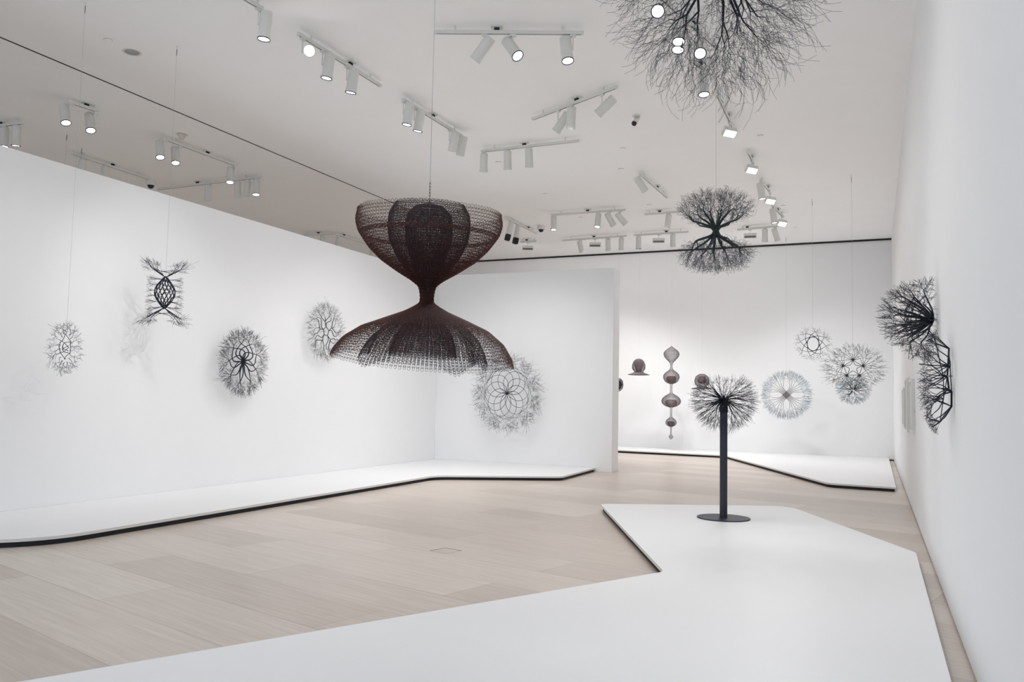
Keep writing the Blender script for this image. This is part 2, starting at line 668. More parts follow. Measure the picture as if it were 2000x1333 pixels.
crown(rng, E, D, np.concatenate(T), .0030, core, tips, tmin=.0026, rmin=.0011, f=.33)
n = 330
u = rng.choice([-1, 1], n)
T2 = np.stack([u * rng.uniform(.14, .225, n), rng.normal(size=n) * .05, rng.uniform(-.27, .20, n)], 1)
crown(rng, E2, D2, T2, .0022, core, tips, tmin=.0026, rmin=.0011, f=.4)
core.obj('stem_bundle', DARKW, root)
spray(tips, FINEW, root)
hang(root, CEIL, loc, .0011, .2, .1)

# -- c: dense rounded piece on the left wall
rng = np.random.default_rng(11)
loc = at(475, 708, X=WL + .17)
arms = petals(9, .012, .27, .36, .07, rng, .05)
T = np.concatenate([annulus(rng, 2600, .27, .49, .055, back=.6, rag=.06)])
pc = relief('wire_relief', 'dense dark bristling wire relief with looped petal centre, mid left wall', loc, math.radians(90), 12,
            arms, .0095, T, [DARKW, FINEW], scale=(1.0, 1.0), tip=.0013, f=.30, expo=.5)
Wire().add([[(0, 0, 0), (0, .168, 0)]], .004, 6).obj('wall_pin', STEEL, pc)

# -- d: pinwheel piece half behind the bowl
rng = np.random.default_rng(21)
loc = at(637, 648, X=WL + .13)
arms = []
pl = []
for i in range(5):
    a = math.radians(72 * i + 14)
    e = lambda r_, d_: (r_ * math.cos(a + math.radians(d_)), 0.01 * (i % 2), r_ * math.sin(a + math.radians(d_)))
    pl.append([e(.075, 0), e(.075, 72)])
    pl.append([e(.075, 0), e(.17, 12), e(.245, 34)])
    pl.append([e(.215, -28), e(.15, 0), e(.075, 0)])
    pl.append([e(.17, 12), e(.22, -6), e(.27, -14)])
    for d_, r_ in ((34, .24), (-28, .21), (-14, .26), (10, .17)):
        arms.append(smooth_line([e(r_, d_), e(r_ + .04, d_ - 2), e(r_ + .07, d_ + 2)], 8))
pd = relief('wire_relief', 'airy five-armed pinwheel wire relief on the left wall, partly behind the big woven bowl', loc, math.radians(90), 22,
            arms, .0066, annulus(rng, 1300, .28, .49, .04, back=.8, rag=.07), [DARKW, FINEW], tip=.0012, hub=False, polys=pl, f=.33)
Wire().add([[(0, .0, 0), (0, .128, .0)]], .004, 6).obj('wall_pin', STEEL, pd)

# -- e: big open rosette on the cross partition
rng = np.random.default_rng(31)
loc = at(990, 768, Y=WC - .27)
arms = petals(11, .02, .50, .95, .02, rng, .07, 'circle')
T = annulus(rng, 1700, .46, .78, .08, back=1, rag=.08)
T[:, 1] = np.minimum(T[:, 1], .24)
pe = relief('wire_relief', 'large thin-lined open rosette of interlacing wire arcs on the cross partition', loc, 0, 32,
            arms, .0052, T, [DARKW, FINEW], scale=(.96, 1.0), tip=.0014, f=.3)
Wire().add([[(0, 0, 0), (0, .268, 0)]], .006, 6).obj('wall_pin', STEEL, pe)

# -- k: pale disc with an X-shaped core, hanging at the back
rng = np.random.default_rng(41)
loc = at(1536, 772, Y=21.9)
arms = []
for q in range(4):
    for j in range(7):
        a = math.radians(45 + 90 * q)
        off = (j - 3) * .02
        c_, s_ = math.cos(a), math.sin(a)
        f = (j - 3) * .155
        pts = [(-s_ * off - c_ * .07, rng.normal() * .008, c_ * off - s_ * .07), (c_ * .07 - s_ * off, 0, s_ * .07 + c_ * off),
               (math.cos(a + f * .7) * .19, rng.normal() * .03, math.sin(a + f * .7) * .19), (math.cos(a + f * 1.2) * .32, rng.normal() * .03, math.sin(a + f * 1.2) * .32)]
        arms.append(smooth_line(pts, 11))
pk = relief('wire_sculpture', 'flat round wire disc with brown crossed core and pale teal fringe, before the back wall', loc, 0, 42,
            arms, .0062, annulus(rng, 2600, .36, .62, .03), [GREYW, TEALW], tip=.0019, hub=False, f=.33, expo=.5)
hang(pk, CEIL, loc, .0013, .5, .1)

# -- j: small star ring
rng = np.random.default_rng(51)
loc = at(1588, 672, Y=17.99)
arms = []
ringp = []
for i in range(16):
    a = 2 * math.pi * i / 16
    s_ = 1 if i % 2 else -1
    ringp.append([(.115 * math.cos(a + j * .12), .01 * s_, .145 * math.sin(a + j * .12)) for j in range(6)])
    arms.append(smooth_line([(.115 * math.cos(a), 0, .145 * math.sin(a)), (.17 * math.cos(a + s_ * .5), .01, .19 * math.sin(a + s_ * .5)), (.245 * math.cos(a + s_ * .95), rng.normal() * .02, .245 * math.sin(a + s_ * .95))], 8))
pj = relief('wire_sculpture', 'smallest star-shaped wire piece with an open blue-black ring, upper right of the back wall', loc, facing(loc), 52,
            arms, .0066, annulus(rng, 420, .22, .36, .03, rag=.08), [BLUEW, GREYW], tip=.0014, hub=False, polys=ringp, f=.36, poly_r=1.2)
hang(pj, CEIL, loc, .0013, .12, .12)

# -- l: double piece: starry upper crown, bushy lower crown
rng = np.random.default_rng(61)
loc = at(1666, 718, Y=16.3)
arms, pl = [], []
for i in range(5):
    a = math.radians(90 + 72 * i)
    c0 = np.array([.17 * math.cos(a), 0, .15 * math.sin(a) - .02])
    for j in range(9):
        b_ = a + (j - 4) * .36
        arms.append(smooth_line([c0, c0 + np.array([.06 * math.cos(b_), rng.normal() * .02, .06 * math.sin(b_)]), c0 + np.array([.12 * math.cos(b_ + .1), rng.normal() * .03, .12 * math.sin(b_ + .1)])], 7))
    a2 = a + math.radians(72)
    pl.append([tuple(c0), (.17 * math.cos(a2), 0, .15 * math.sin(a2) - .02)])
    pl.append([tuple(c0), (.05 * math.cos(a + .6), .02, .05 * math.sin(a + .6)), (.17 * math.cos(a2), 0, .15 * math.sin(a2) - .02)])
plr = relief('wire_sculpture', 'two-part wire piece at far right, starry open crown above a bushy green-grey ball', loc, facing(loc), 62,
             arms, .0056, annulus(rng, 1100, .28, .54, .06, sz=.80, rag=.08), [GREYW, GREYW], tip=.0016, hub=False, polys=pl, f=.34)
lc = np.array([0, 0, -.42])
n = 900
v_ = nrm(rng.normal(size=(n, 3))) * (rng.uniform(.35, 1, n) ** .5)[:, None] * np.array([.33, .3, .29])
low, lowt = Wire(), Wire()
dirs = nrm(rng.normal(size=(26, 3)))
crown(rng, lc + dirs * .03, dirs, lc + v_, .0058, low, lowt, tmin=.0030, rmin=.0018, f=.33)
lo = low.obj('lower_crown', GREENW, plr)
lo['label'] = 'bushy lower ball of green-grey wire'
spray(lowt, TEALW, lo)
hang(plr, CEIL, loc, .0013, .1, .12)

# -- m1, m2: the two pieces on the right wall
rng = np.random.default_rng(71)
hub_ = at(1823, 625, X=WR - .025)
m1 = thing('wire_relief', 'large bushy dark wire relief thrusting out from the right wall, the upper one', 'sculpture', hub_, 0, 'tied wire sculptures')
core, tips = Wire(), Wire()
E, D = [], []
for i in range(34):
    u = rng.uniform(0, 2 * math.pi)
    ph = rng.uniform(.15, 1.45)
    d = np.array([-math.cos(ph), math.sin(ph) * math.cos(u), math.sin(ph) * math.sin(u)])
    d2 = nrm(d + np.array([-.35, 0, .25 * rng.normal()]))
    p1 = d * rng.uniform(.09, .15)
    p2 = p1 + d2 * .09
    a_ = smooth_line([(0, 0, 0), p1 * .5 + rng.normal(size=3) * .012, p1, p2], 10)
    core.add([a_], np.linspace(.0082, .0050, 10)[None], 6)
    E.append(a_[-1])
    D.append(a_[-1] - a_[-3])
n = 1500
v_ = nrm(rng.normal(size=(n, 3)))
v_[:, 0] = -np.abs(v_[:, 0])
T = v_ * (rng.uniform(.55, 1, n) ** .5)[:, None] * np.array([.44, .36, .35])
T[:, 0] += .02
T[:, 2] += np.where(T[:, 0] < -.2, .03, 0)
crown(rng, E, D, T, .0046, core, tips, tmin=.0024, rmin=.0012, f=.30, wob=.16, curl=.2)
for i in range(16):
    a_, b_ = E[rng.integers(34)], E[rng.integers(34)]
    core.add([smooth_line([a_, (a_ + b_) / 2 + np.array([-.03, 0, 0]), b_], 8)], .0030, 5)
core.obj('stem_bundle', DARKW, m1)
spray(tips, FINEW, m1)
Wire().add([[(-.005, 0, 0), (.01, 0, 0), (.023, 0, 0)]], .008, 8).obj('wall_pin', STEEL, m1)

hub_ = at(1850, 735, X=WR - .03)
m2 = thing('wire_relief', 'slimmer dark wire relief with a bent outline hugging the right wall, the lower one', 'sculpture', hub_, 0, 'tied wire sculptures')
core, tips = Wire(), Wire()
nodes = [(-.05, .30, .27), (.01, -.03, .17), (.01, .05, .07), (0, 0, 0), (.01, .03, -.08), (.015, -.10, -.10), (.015, -.08, -.19), (-.03, .22, -.29), (0, -.22, .05), (0, .3, 0), (0, .33, -.14)]
for a, b_ in [(0, 1), (1, 2), (2, 3), (3, 4), (4, 5), (5, 6), (6, 7), (1, 8), (8, 5), (0, 9), (9, 10), (10, 7), (2, 9), (3, 10)][:]:
    core.add([[nodes[a], nodes[b_]]], .0062 if b_ == a + 1 and a < 7 else .0032, 6)
E, D = [], []
for nd in nodes:
    for j in range(4):
        u = rng.normal(size=3)
        d = np.array([-1.0, nd[1] * 1.5 + .4 * u[1], nd[2] * 1.8 + .5 * u[2]])
        a_ = smooth_line([nd, np.array(nd) + nrm(d) * .02 + u * .006, np.array(nd) + nrm(d) * .05 + u * .01], 6)
        core.add([a_], np.linspace(.0040, .0034, 6)[None], 5)
        E.append(a_[-1])
        D.append(d)
n = 620
tz = rng.uniform(-1, 1, n)
T = np.stack([-(.05 + .115 * np.sqrt(1 - tz ** 2) * rng.uniform(.5, 1, n)), rng.uniform(-.3, .4, n) * np.sqrt(1 - tz ** 2 * .8), tz * .33 - .04], 1)
crown(rng, E, D, T, .0034, core, tips, tmin=.0022, rmin=.0009, f=.3, wob=.14)
core.obj('stem_bundle', DARKW, m2)
spray(tips, FINEW, m2)
Wire().add([[(0, 0, 0), (.02, 0, 0), (.029, 0, 0)]], .006, 8).obj('wall_pin', STEEL, m2)

# -- g: big cloud of branching wire at the top right
rng = np.random.default_rng(82)
loc = at(1400, -70, d=4.0)
g = thing('wire_sculpture', 'huge nearest wire sculpture, thorny cloud of drooping twigs cut by the top edge', 'sculpture', loc, facing(loc), 'tied wire sculptures')
core, tips = Wire(), Wire()
E, D = [], []
for i in range(22):
    u = 2 * math.pi * i / 22 + rng.normal() * .12
    el = [-1.0, -.35, -.7, -.1, -.5, .3][i % 6]
    d = np.array([math.cos(u) * math.cos(el), math.sin(u) * math.cos(el), math.sin(el)])
    p1 = d * .10 + rng.normal(size=3) * .012
    p2 = p1 + nrm(d + rng.normal(size=3) * .45) * .08
    core.add([[(0, 0, 0), tuple(p1 * .5)], [tuple(p1 * .5), tuple(p1)], [tuple(p1), tuple(p2)]], np.array([[.011, .0105], [.010, .009], [.0085, .0075]]), 6)
    E.append(p2)
    D.append(p2 - p1)
n = 2300
v_ = nrm(rng.normal(size=(n, 3)))
v_[:, 2] = np.where(v_[:, 2] > .25, -v_[:, 2], v_[:, 2])
rr = rng.uniform(.22, 1, n) ** .55 * (1 + rng.normal(size=n) * .07)
T = v_ * rr[:, None] * np.array([.575, .54, .74])
crown(rng, E, D, T, .0068, core, tips, tmin=.0021, rmin=.00072, f=.25, wob=.20, curl=.8, kinky=5, expo=.5, reach=.4)
core.obj('stem_bundle', DARKW, g)
spray(tips, FINEW, g)
hang(g, CEIL, loc, .0012, .0, .1)

# -- h: double tree
rng = np.random.default_rng(91)
loc = at(1398, 452, d=8.0)
h = thing('wire_sculpture', 'mid-air double tree of dark green wire, crowns above and below one short trunk', 'sculpture', loc, facing(loc), 'tied wire sculptures')
for part, sgn in (('upper_crown', 1), ('lower_crown', -1)):
    core, tips = Wire(), Wire()
    E, D = [], []
    for i in range(13):
        u = 2 * math.pi * i / 13 + rng.normal() * .15
        rr = rng.uniform(.08, .21)
        zz_ = .20 - rr * .55 + rng.uniform(-.02, .03)
        if sgn < 0 and i % 3 == 0:
            rr, zz_ = .2, .15
        a_ = smooth_line([(math.cos(u) * .012, math.sin(u) * .012, -.015 * sgn), (math.cos(u) * .022, math.sin(u) * .022, .035 * sgn),
                          (math.cos(u) * rr * .6, math.sin(u) * rr * .6, zz_ * .75 * sgn), (math.cos(u) * rr, math.sin(u) * rr, zz_ * sgn)], 10)
        core.add([a_], np.linspace(.0145, .0088, 10)[None], 6)
        E.append(a_[-1])
        D.append(a_[-1] - a_[-3])
    n = 2400
    v_ = nrm(rng.normal(size=(n, 3)))
    rr = rng.uniform(.12, 1, n) ** .42 * (1 + rng.normal(size=n) * .05)
    T = v_ * rr[:, None] * np.array([.39, .39, .195]) + np.array([0, 0, .24 * sgn])
    keep = ~((np.hypot(T[:, 0], T[:, 1]) < .12) & (T[:, 2] * sgn < .10))
    crown(rng, E, D, T[keep], .0082, core, tips, tmin=.0024, rmin=.0009, f=.28, wob=.16, curl=.95, kinky=0, expo=.46, reach=.5)
    c_ = core.obj(part, GREENW, h)
    spray(tips, FINEW, c_)
w = Wire()
for i in range(14):
    u = 2 * math.pi * i / 14
    w.add([[(math.cos(u + t * .5) * .019, math.sin(u + t * .5) * .019, t * .06) for t in np.linspace(-1, 1, 8)]], .006, 5)
w.obj('trunk', COPPER, h)
hang(h, CEIL, loc, .0012, .0, .11)

# -- i: ball on a pole
rng = np.random.default_rng(101)
pb = at(1413, 1013, z=PZ)
i_ = thing('pole_sculpture', 'spiky dark wire ball on a slate pole and round foot, standing on the foreground platform', 'sculpture', (pb[0], pb[1], PZ), facing(pb))
MB().lathe([(.29, 0), (.292, .004), (.29, .012), (.0, .012)], 64, True, False).obj('foot_disc', SLATE, i_, True)
ptop = 1.22
MB().lathe([(.042, .012), (.042, ptop)], 32, False, True).obj('pole', SLATE, i_, True)
core, tips, E, D = Wire(), Wire(), [], []
for n_ in range(95):
    u = rng.uniform(0, 2 * math.pi)
    el = math.asin(rng.uniform(-.95, .7))
    d = np.array([math.cos(u) * math.cos(el), math.sin(u) * math.cos(el), math.sin(el)])
    s0 = np.array([math.cos(u) * .044, math.sin(u) * .044, -.13])
    s1 = np.array([math.cos(u) * .038, math.sin(u) * .038, .02 + .035 * math.sin(el)])
    p2 = s1 + d * .06
    a_ = smooth_line([s0, s1, p2], 9)
    core.add([a_], np.linspace(.0055, .0045, 9)[None], 5)
    E.append(a_[-1])
    D.append(d)
n = 2300
v_ = nrm(rng.normal(size=(n, 3)))
rr = rng.uniform(.45, 1, n) ** .35 * (1 + rng.normal(size=n) * .045)
T = v_ * rr[:, None] * np.array([.40, .40, .375])
T = T[~((v_[:, 2] > .82))]
T = T[~((np.hypot(T[:, 0], T[:, 1]) < .06) & (T[:, 2] < 0))]
crown(rng, E, D, T, .0040, core, tips, tmin=.0026, rmin=.0012, f=.31, reach=.6)
c_ = core.obj('branch_crown', DARKW, i_)
c_.location = (0, 0, ptop + .095)
spray(tips, FINEW, c_)


# ------------------------------------------------------------------ looped wire vessels
def knit(prof, cols, row_h, wr, amp=.66, S=10, warp=None, sides=3, seed=0):
    rg = np.random.default_rng(seed)
    prof = np.array(prof, float)
    # smooth the profile
    d = np.r_[0, np.cumsum(np.linalg.norm(np.diff(prof, axis=0), axis=1))]
    n = max(24, int(d[-1] / .004))
    s = np.linspace(0, d[-1], n)
    pr = np.stack([np.interp(s, d, prof[:, 0]), np.interp(s, d, prof[:, 1])], 1)
    for _ in range(int(n * .06) + 2):
        pr[1:-1] = (pr[:-2] + 2 * pr[1:-1] + pr[2:]) / 4
    w = Wire()
    rows = np.arange(row_h * .6, d[-1], row_h)
    a = 2 * math.pi * np.arange(S) / S
    for ri, si in enumerate(rows):
        r_here = np.interp(si, s, pr[:, 0])
        nc = cols(r_here)
        # every stitch is a long teardrop loop hooked through the one before it
        cen = 2 * math.pi * np.arange(nc) / nc + rg.normal(size=nc) * .05 / nc
        hw_ = min(.37 * 2 * math.pi / nc, .40 * row_h / max(r_here, .01) * 1.1) * (.85 + .3 * rg.uniform(size=nc))
        th = cen[:, None] + hw_[:, None] * np.cos(a)[None]
        ss = si + row_h * (amp * np.sin(a)[None] + rg.normal(size=nc)[:, None] * .06)
        ss = np.clip(ss, 0, d[-1] + row_h * .9)
        over = np.maximum(0, ss - d[-1])
        R = np.interp(ss, s, pr[:, 0]) + wr * 1.3 * np.sin(a)[None]
        Z = np.interp(ss, s, pr[:, 1]) + over * np.sign(pr[-1, 1] - pr[-8, 1])
        P = np.stack([R * np.cos(th), R * np.sin(th), Z], -1)
        if warp is not None:
            P = warp(P.reshape(-1, 3)).reshape(P.shape)
        w.add(P, wr, sides, True)
        # the running wire that links neighbouring loops of the row
        n2 = nc * 3
        f = 2 * math.pi * np.arange(n2) / n2
        s2 = np.clip(si - row_h * amp * .55 + row_h * .22 * np.cos(f * nc), 0, d[-1])
        P = np.stack([np.interp(s2, s, pr[:, 0]) * np.cos(f), np.interp(s2, s, pr[:, 0]) * np.sin(f), np.interp(s2, s, pr[:, 1])], 1)
        if warp is not None:
            P = warp(P)
        w.add(P[None], wr * .62, sides, True)
    return w


loc = at(834, 577, d=4.4)
f_ = thing('woven_wire_vessel', 'big open hourglass of looped brown and blue-black wire hanging in the middle of the room', 'sculpture', loc, facing(loc), 'looped wire vessels')
U = .002731


def zz(py):
    return -(py - 577) * U


def warp_f(P):
    P = P.copy()
    x, y, z = P[:, 0].copy(), P[:, 1].copy(), P[:, 2].copy()
    up = np.clip(z / .42, 0, 1) ** 1.5
    dn = np.clip(-z / .34, 0, 1) ** 1.5
    P[:, 2] += up * (.057 * y - .01 * x) + dn * (-.08 * np.maximum(y, 0) - .052 * x)
    P[:, 0] += -dn * .017
    a = np.arctan2(y, x)
    rr = 1 + (up + dn) * .012 * np.sin(3 * a + 1) + (up + dn) * .008 * np.sin(7 * a)
    P[:, 0] *= rr
    P[:, 1] *= rr
    return P


colf = lambda r_: 116 if r_ > .17 else 84 if r_ > .10 else 46 if r_ > .055 else 26
up_outer = [(.036, zz(592)), (.037, zz(577)), (.046, zz(560)), (.088, zz(548)), (.165, zz(531)), (.257, zz(508)), (.320, zz(485)), (.378, zz(455)), (.393, zz(436)), (.393, zz(427)), (.386, zz(416))]
knit(up_outer, colf, .0185, .00115, warp=warp_f, seed=1).obj('upper_bowl', COPPER, f_)['label'] = 'outer bowl of brown copper wire'
rim = Wire()
for q in range(5):
    a = np.linspace(0, 2 * math.pi, 241)[:-1]
    rr_ = .368 - .0022 * q + .0015 * (q % 2)
    P = np.stack([rr_ * np.cos(a), rr_ * np.sin(a), np.full(240, zz(457)) - q * .0042 + .0018 * np.sin(a * 60 + q * 1.7)], 1)
    rim.add(warp_f(P)[None], .0019, 4, True)
dn_outer = [(.036, zz(580)), (.037, zz(592)), (.075, zz(601)), (.119, zz(610)), (.225, zz(626)), (.34, zz(644)), (.425, zz(667)), (.470, zz(690)), (.484, zz(703))]
knit(dn_outer, colf, .0175, .00115, warp=warp_f, seed=2).obj('lower_skirt', COPPER, f_)['label'] = 'flaring skirt of brown copper wire'
up_in = [(.028, zz(590)), (.030, zz(570)), (.055, zz(553)), (.105, zz(535)), (.165, zz(505)), (.210, zz(470)), (.222, zz(440)), (.215, zz(415)), (.185, zz(396))]
colg = lambda r_: 84 if r_ > .12 else 52 if r_ > .07 else 26
knit(up_in, colg, .014, .0012, warp=warp_f, seed=3).obj('inner_bowl', BLUEW, f_)['label'] = 'inner bowl of blue-black wire'
up_in2 = [(.022, zz(585)), (.026, zz(565)), (.055, zz(540)), (.09, zz(510)), (.122, zz(470)), (.128, zz(440)), (.118, zz(418)), (.08, zz(402)), (.02, zz(396))]
knit(up_in2, lambda r_: 64 if r_ > .07 else 32, .012, .0012, warp=warp_f, seed=4).obj('innermost_bowl', BLUEW, f_)


def warp_g(P):
    a = np.arctan2(P[:, 1], P[:, 0])
    r_ = np.hypot(P[:, 0], P[:, 1])
    k_ = np.clip((r_ - .1) / .24, 0, 1)
    s_ = 1 + k_ * .13 * np.cos(4 * a + 2.2) * 1.0
    Q = P.copy()
    Q[:, 0] *= s_
    Q[:, 1] *= s_
    Q[:, 2] -= k_ * .045 * np.maximum(0, np.cos(4 * a + 2.2)) ** 3
    return warp_f(Q)


dn_in = [(.027, zz(575)), (.03, zz(592)), (.07, zz(604)), (.14, zz(618)), (.22, zz(638)), (.29, zz(664)), (.325, zz(690)), (.335, zz(702))]
knit(dn_in, colg, .0135, .0012, warp=warp_g, seed=5).obj('inner_skirt', BLUEW, f_)['label'] = 'pointed inner skirt of blue-black wire'
dn_in2 = [(.02, zz(575)), (.028, zz(595)), (.06, zz(610)), (.10, zz(630)), (.15, zz(655)), (.175, zz(682)), (.18, zz(695))]
knit(dn_in2, lambda r_: 66 if r_ > .08 else 36, .012, .0012, warp=warp_f, seed=6).obj('innermost_skirt', PLUMW, f_)
rim.obj('rim_band', COPPER, f_)
hw = hang(f_, CEIL, loc, .0012, zz(430), .1)
ch = Wire()
for q in range(16):
    zc = zz(352) + (-q * .0085)
    a = np.linspace(0, 2 * math.pi, 9)[:-1]
    X = np.cos(a) * .0032
    Z = np.sin(a) * .0058 + zc
    P = np.stack([X, X * 0, Z] if q % 2 else [X * 0, X, Z], 1)
    ch.add(P[None], .0011, 4, True)
ch.obj('chain', BLACK, f_)
sp_ = Wire()
for q in range(4):
    u = q * math.pi / 2 + .4
    sp_.add([[(0, 0, zz(392)), (math.cos(u) * .05, math.sin(u) * .05, zz(402))]], .001, 4)
sp_.obj('hanger_spider', BLACK, f_)


def px_profile(scale, cy_, pts):
    return [(r_ * scale, -(y_ - cy_) * scale) for r_, y_ in pts]


def far_vessel(label, px, py, Yd, outer, inners, group='looped wire vessels', mtl=None):
    loc = at(px, py, Y=Yd)
    dist = np.dot(M.T @ (loc - np.array([0, 0, EYE])), [0, 0, -1])
    s = dist / FPX
    t = thing('woven_wire_vessel', label, 'sculpture', loc, facing(loc), group)
    w = None
    mk = lambda pr, wr_, rh, den: knit(px_profile(s, py, pr), lambda r_: max(8, int(2 * math.pi * r_ / den)), rh, wr_, S=6)
    mk(outer, .0016, .020, .019).obj('outer_lobes', mtl or GALV, t)
    for nm, mt, pr in inners:
        mk(pr, .0021, .0135, .0135).obj(nm, mt, t)
    hang(t, CEIL, loc, .0008, -(outer[0][1] - py) * s, .08)
    return t


chain = [(.3, 676), (2, 678), (8, 682), (14, 687), (15.6, 692), (13.5, 698), (8, 704), (3.2, 709), (2.2, 714), (2.2, 719), (4, 723), (10, 727), (15, 732), (16, 738), (13, 745), (8, 749), (3, 750), (2.2, 753), (2.1, 764), (3, 769),
         (9, 772), (16, 777), (19, 783), (17.5, 789), (11, 794), (4, 796), (2, 797), (1.9, 813), (2.6, 816), (7.5, 819), (11, 824), (10.5, 828), (7, 832), (2, 834), (1.3, 835), (1.2, 847), (1.6, 849.5), (4.2, 852), (4.2, 855), (.4, 858)]
far_vessel('tall slim chain of see-through wire lobes ending in a tiny ball', 1311, 760, 21.7, chain,
           [('inner_lobe', TANW, [(2, 735), (8, 735.5), (9.6, 739), (9, 744), (5, 749), (1, 749.5)]),
            ('inner_lobe', TANW, [(2, 781), (9, 781.5), (11.6, 786), (10, 791), (5, 795), (1, 795.3)]),
            ('inner_lobe', PLUMW, [(1, 823), (5.5, 823.5), (7.2, 827), (6, 830.5), (2, 833)])])
bell = [(.3, 701), (5, 701.5), (10, 706), (13, 714), (12.6, 721), (9, 726), (8, 727), (13, 729.5), (21.5, 732), (21.8, 732.5), (14, 733.4), (6, 733.6)]
far_vessel('bell-shaped wire vessel with a flat brim, left of the tall lobed chain', 1247.5, 717, 21.7, bell,
           [('inner_lobe', GALV, [(.5, 702), (6, 704), (9, 709), (7.5, 714), (3, 715.5), (.5, 715.6)]), ('inner_cone', GALV, [(9, 708), (9.5, 713), (6, 721), (5, 727), (7, 731)])])
bell2 = [(.3, 730.5), (6, 731.5), (12, 736), (14.6, 744), (13, 751), (9, 755), (8, 756), (12, 757.5), (20, 759.5), (20.3, 760), (13, 760.6), (6, 760.8)]
far_vessel('bell-shaped wire vessel seen through the spiky ball of the pole sculpture', 1371, 746, 21.7, bell2,
           [('inner_lobe', TANW, [(.5, 735), (6, 736), (9, 741), (8.5, 746), (4, 749.5), (.5, 750)])])
orb = [(.4, 739), (5, 740), (9, 744), (10.5, 752), (9, 759.5), (5, 764), (.4, 765.5)]
far_vessel('dark round wire vessel peeping past the end of the cross partition', 1207, 752, 21.3, orb,
           [('inner_lobe', PLUMW, [(.4, 743), (5, 744.5), (8.5, 752), (5, 760.5), (.4, 762)])], mtl=PLUMW)

# wires that drop behind the left partition
for px, py, lab in ((131, 258, 'thin hanging cable dropping behind the left partition, the one nearer its left end'),
                    (160, 285, 'thin hanging cable dropping behind the left partition, just above the long unlit track')):
    p = at(px, py, z=CEIL)
    t = thing('hanging_cable', lab, 'cable', (p[0], p[1], CEIL), 0, 'cables beyond the partition')
    Wire().add([[(0, 0, -3.0), (0, 0, -1.5), (0, 0, 0)]], .0014, 4).obj('cable', STEEL, t)
    Wire().add([[(0, 0, -.14), (0, 0, -.05)]], .005, 6).obj('turnbuckle', BLACK, t)

# ------------------------------------------------------------------ framed works on the right wall
for (ya, yb, z0, z1, th, lab, dot) in ((14.2, 14.9, 1.05, 1.66, .03, 'shorter white frame seen edge-on, farthest along the right wall', 0),
                                       (12.5, 13.2, 1.02, 1.76, .04, 'tall white frame seen edge-on, between the other two on the right wall', 0),
                                       (11.0, 11.7, 1.05, 1.70, .04, 'tall white frame seen edge-on, nearest the camera on the right wall', 1)):
    t = thing('picture_frame', lab, 'picture', (WR, (ya + yb) / 2, z0), 0, 'white frames on the right wall')
    hw_ = (yb - ya) / 2
    H_ = z1 - z0
    m = MB()
    m.box(-th, 0, -hw_, -hw_ + .03, 0, H_)
    m.box(-th, 0, hw_ - .03, hw_, 0, H_)
    m.box(-th, 0, -hw_ + .03, hw_ - .03, 0, .03)
    m.box(-th, 0, -hw_ + .03, hw_ - .03, H_ - .03, H_)
    m.obj('frame', FIXT, t)
    MB().box(-th + .012, 0, -hw_ + .03, hw_ - .03, .03, H_ - .03).obj('drawing', PAPER, t)
p = at(1786.5, 812, X=WR - .004)
t = MB().box(WR - .004, WR, p[1] - .13, p[1] + .13, p[2] - .12, p[2] + .12).obj('wall_label', PAPER)
tag(t, 'thin pale label with a blue mark beside the nearest edge-on frame', 'label')
MB().box(WR - .0055, WR - .004, p[1] - .07, p[1] + .07, p[2] + .03, p[2] + .07).obj('blue_mark', BLUEDOT, t)

# ------------------------------------------------------------------ track lighting
def rail(label, p0, p1, feed=.55):
    A, Bp = at(*p0, z=RAILZ), at(*p1, z=RAILZ)
    c_ = (A + Bp) / 2
    L = np.linalg.norm(Bp - A)
    t = thing('light_track', label, 'track', (c_[0], c_[1], RAILZ), math.atan2(Bp[1] - A[1], Bp[0] - A[0]), 'ceiling light tracks')
    m = MB()
    m.box(-L / 2, L / 2, -.02, .02, -.018, .024)
    m.obj('rail', FIXT, t, bevel=.003)
    MB().box(-L / 2 + .03, L / 2 - .03, -.006, .006, -.0195, -.0175).obj('slot', SLOT, t)
    for q in (-.36, .36):
        MB().lathe([(.012, .024), (.012, CEIL - RAILZ)], 10, c=(q * L, 0)).obj('stand_off', FIXT, t)
    q = (feed - .5) * L
    m = MB().box(q - .07, q + .07, -.05, .05, CEIL - RAILZ - .018, CEIL - RAILZ)
    m.box(q - .03, q + .03, -.016, .016, .024, CEIL - RAILZ - .018, 1)
    m.obj('power_feed', [FIXT, BLACK], t)
    return A, Bp


def _proto():
    d = {}
    d['adapter'] = MB().box(-.035, .035, -.018, .018, -.045, -.0205).mesh('adapter', FIXT)
    d['arm'] = MB().box(-.008, .008, -.012, .012, -.20, -.045).mesh('arm', FIXT)
    d['housing'] = MB().lathe([(.0, .12), (.060, .12), (.066, .112), (.066, .02), (.0665, 0), (.066, -.15), (.071, -.157), (.071, -.19), (.062, -.19), (.060, -.178)], 30, False, False).mesh('housing', FIXT, True)
    d['bezel'] = MB().lathe([(.0712, -.182), (.0715, -.192), (.061, -.192), (.058, -.182)], 30, False, False).mesh('bezel', BEZEL, True)
    d['lens'] = MB().lathe([(.0, -.183), (.057, -.183)], 30, False, False).mesh('lens', LENS_ON)
    d['lens_off'] = MB().lathe([(.0, -.183), (.057, -.183)], 30, False, False).mesh('lens', LENS_OFF)
    m = MB()
    m.box(-.052, .052, -.052, .052, -.33, -.192)
    d['snoot'] = m.mesh('black_snoot', BLACK)
    d['whousing'] = MB().prism([(-.12, -.05), (.12, -.05), (.12, .045), (-.12, .045)], -.07, .07).mesh('housing', FIXT)
    d['wlens'] = MB().box(-.105, .105, -.052, -.0502, -.055, .055).mesh('lens', LENS_ON)
    d['wlens_off'] = MB().box(-.105, .105, -.052, -.0502, -.055, .0).mesh('lens', SLOT)
    return d


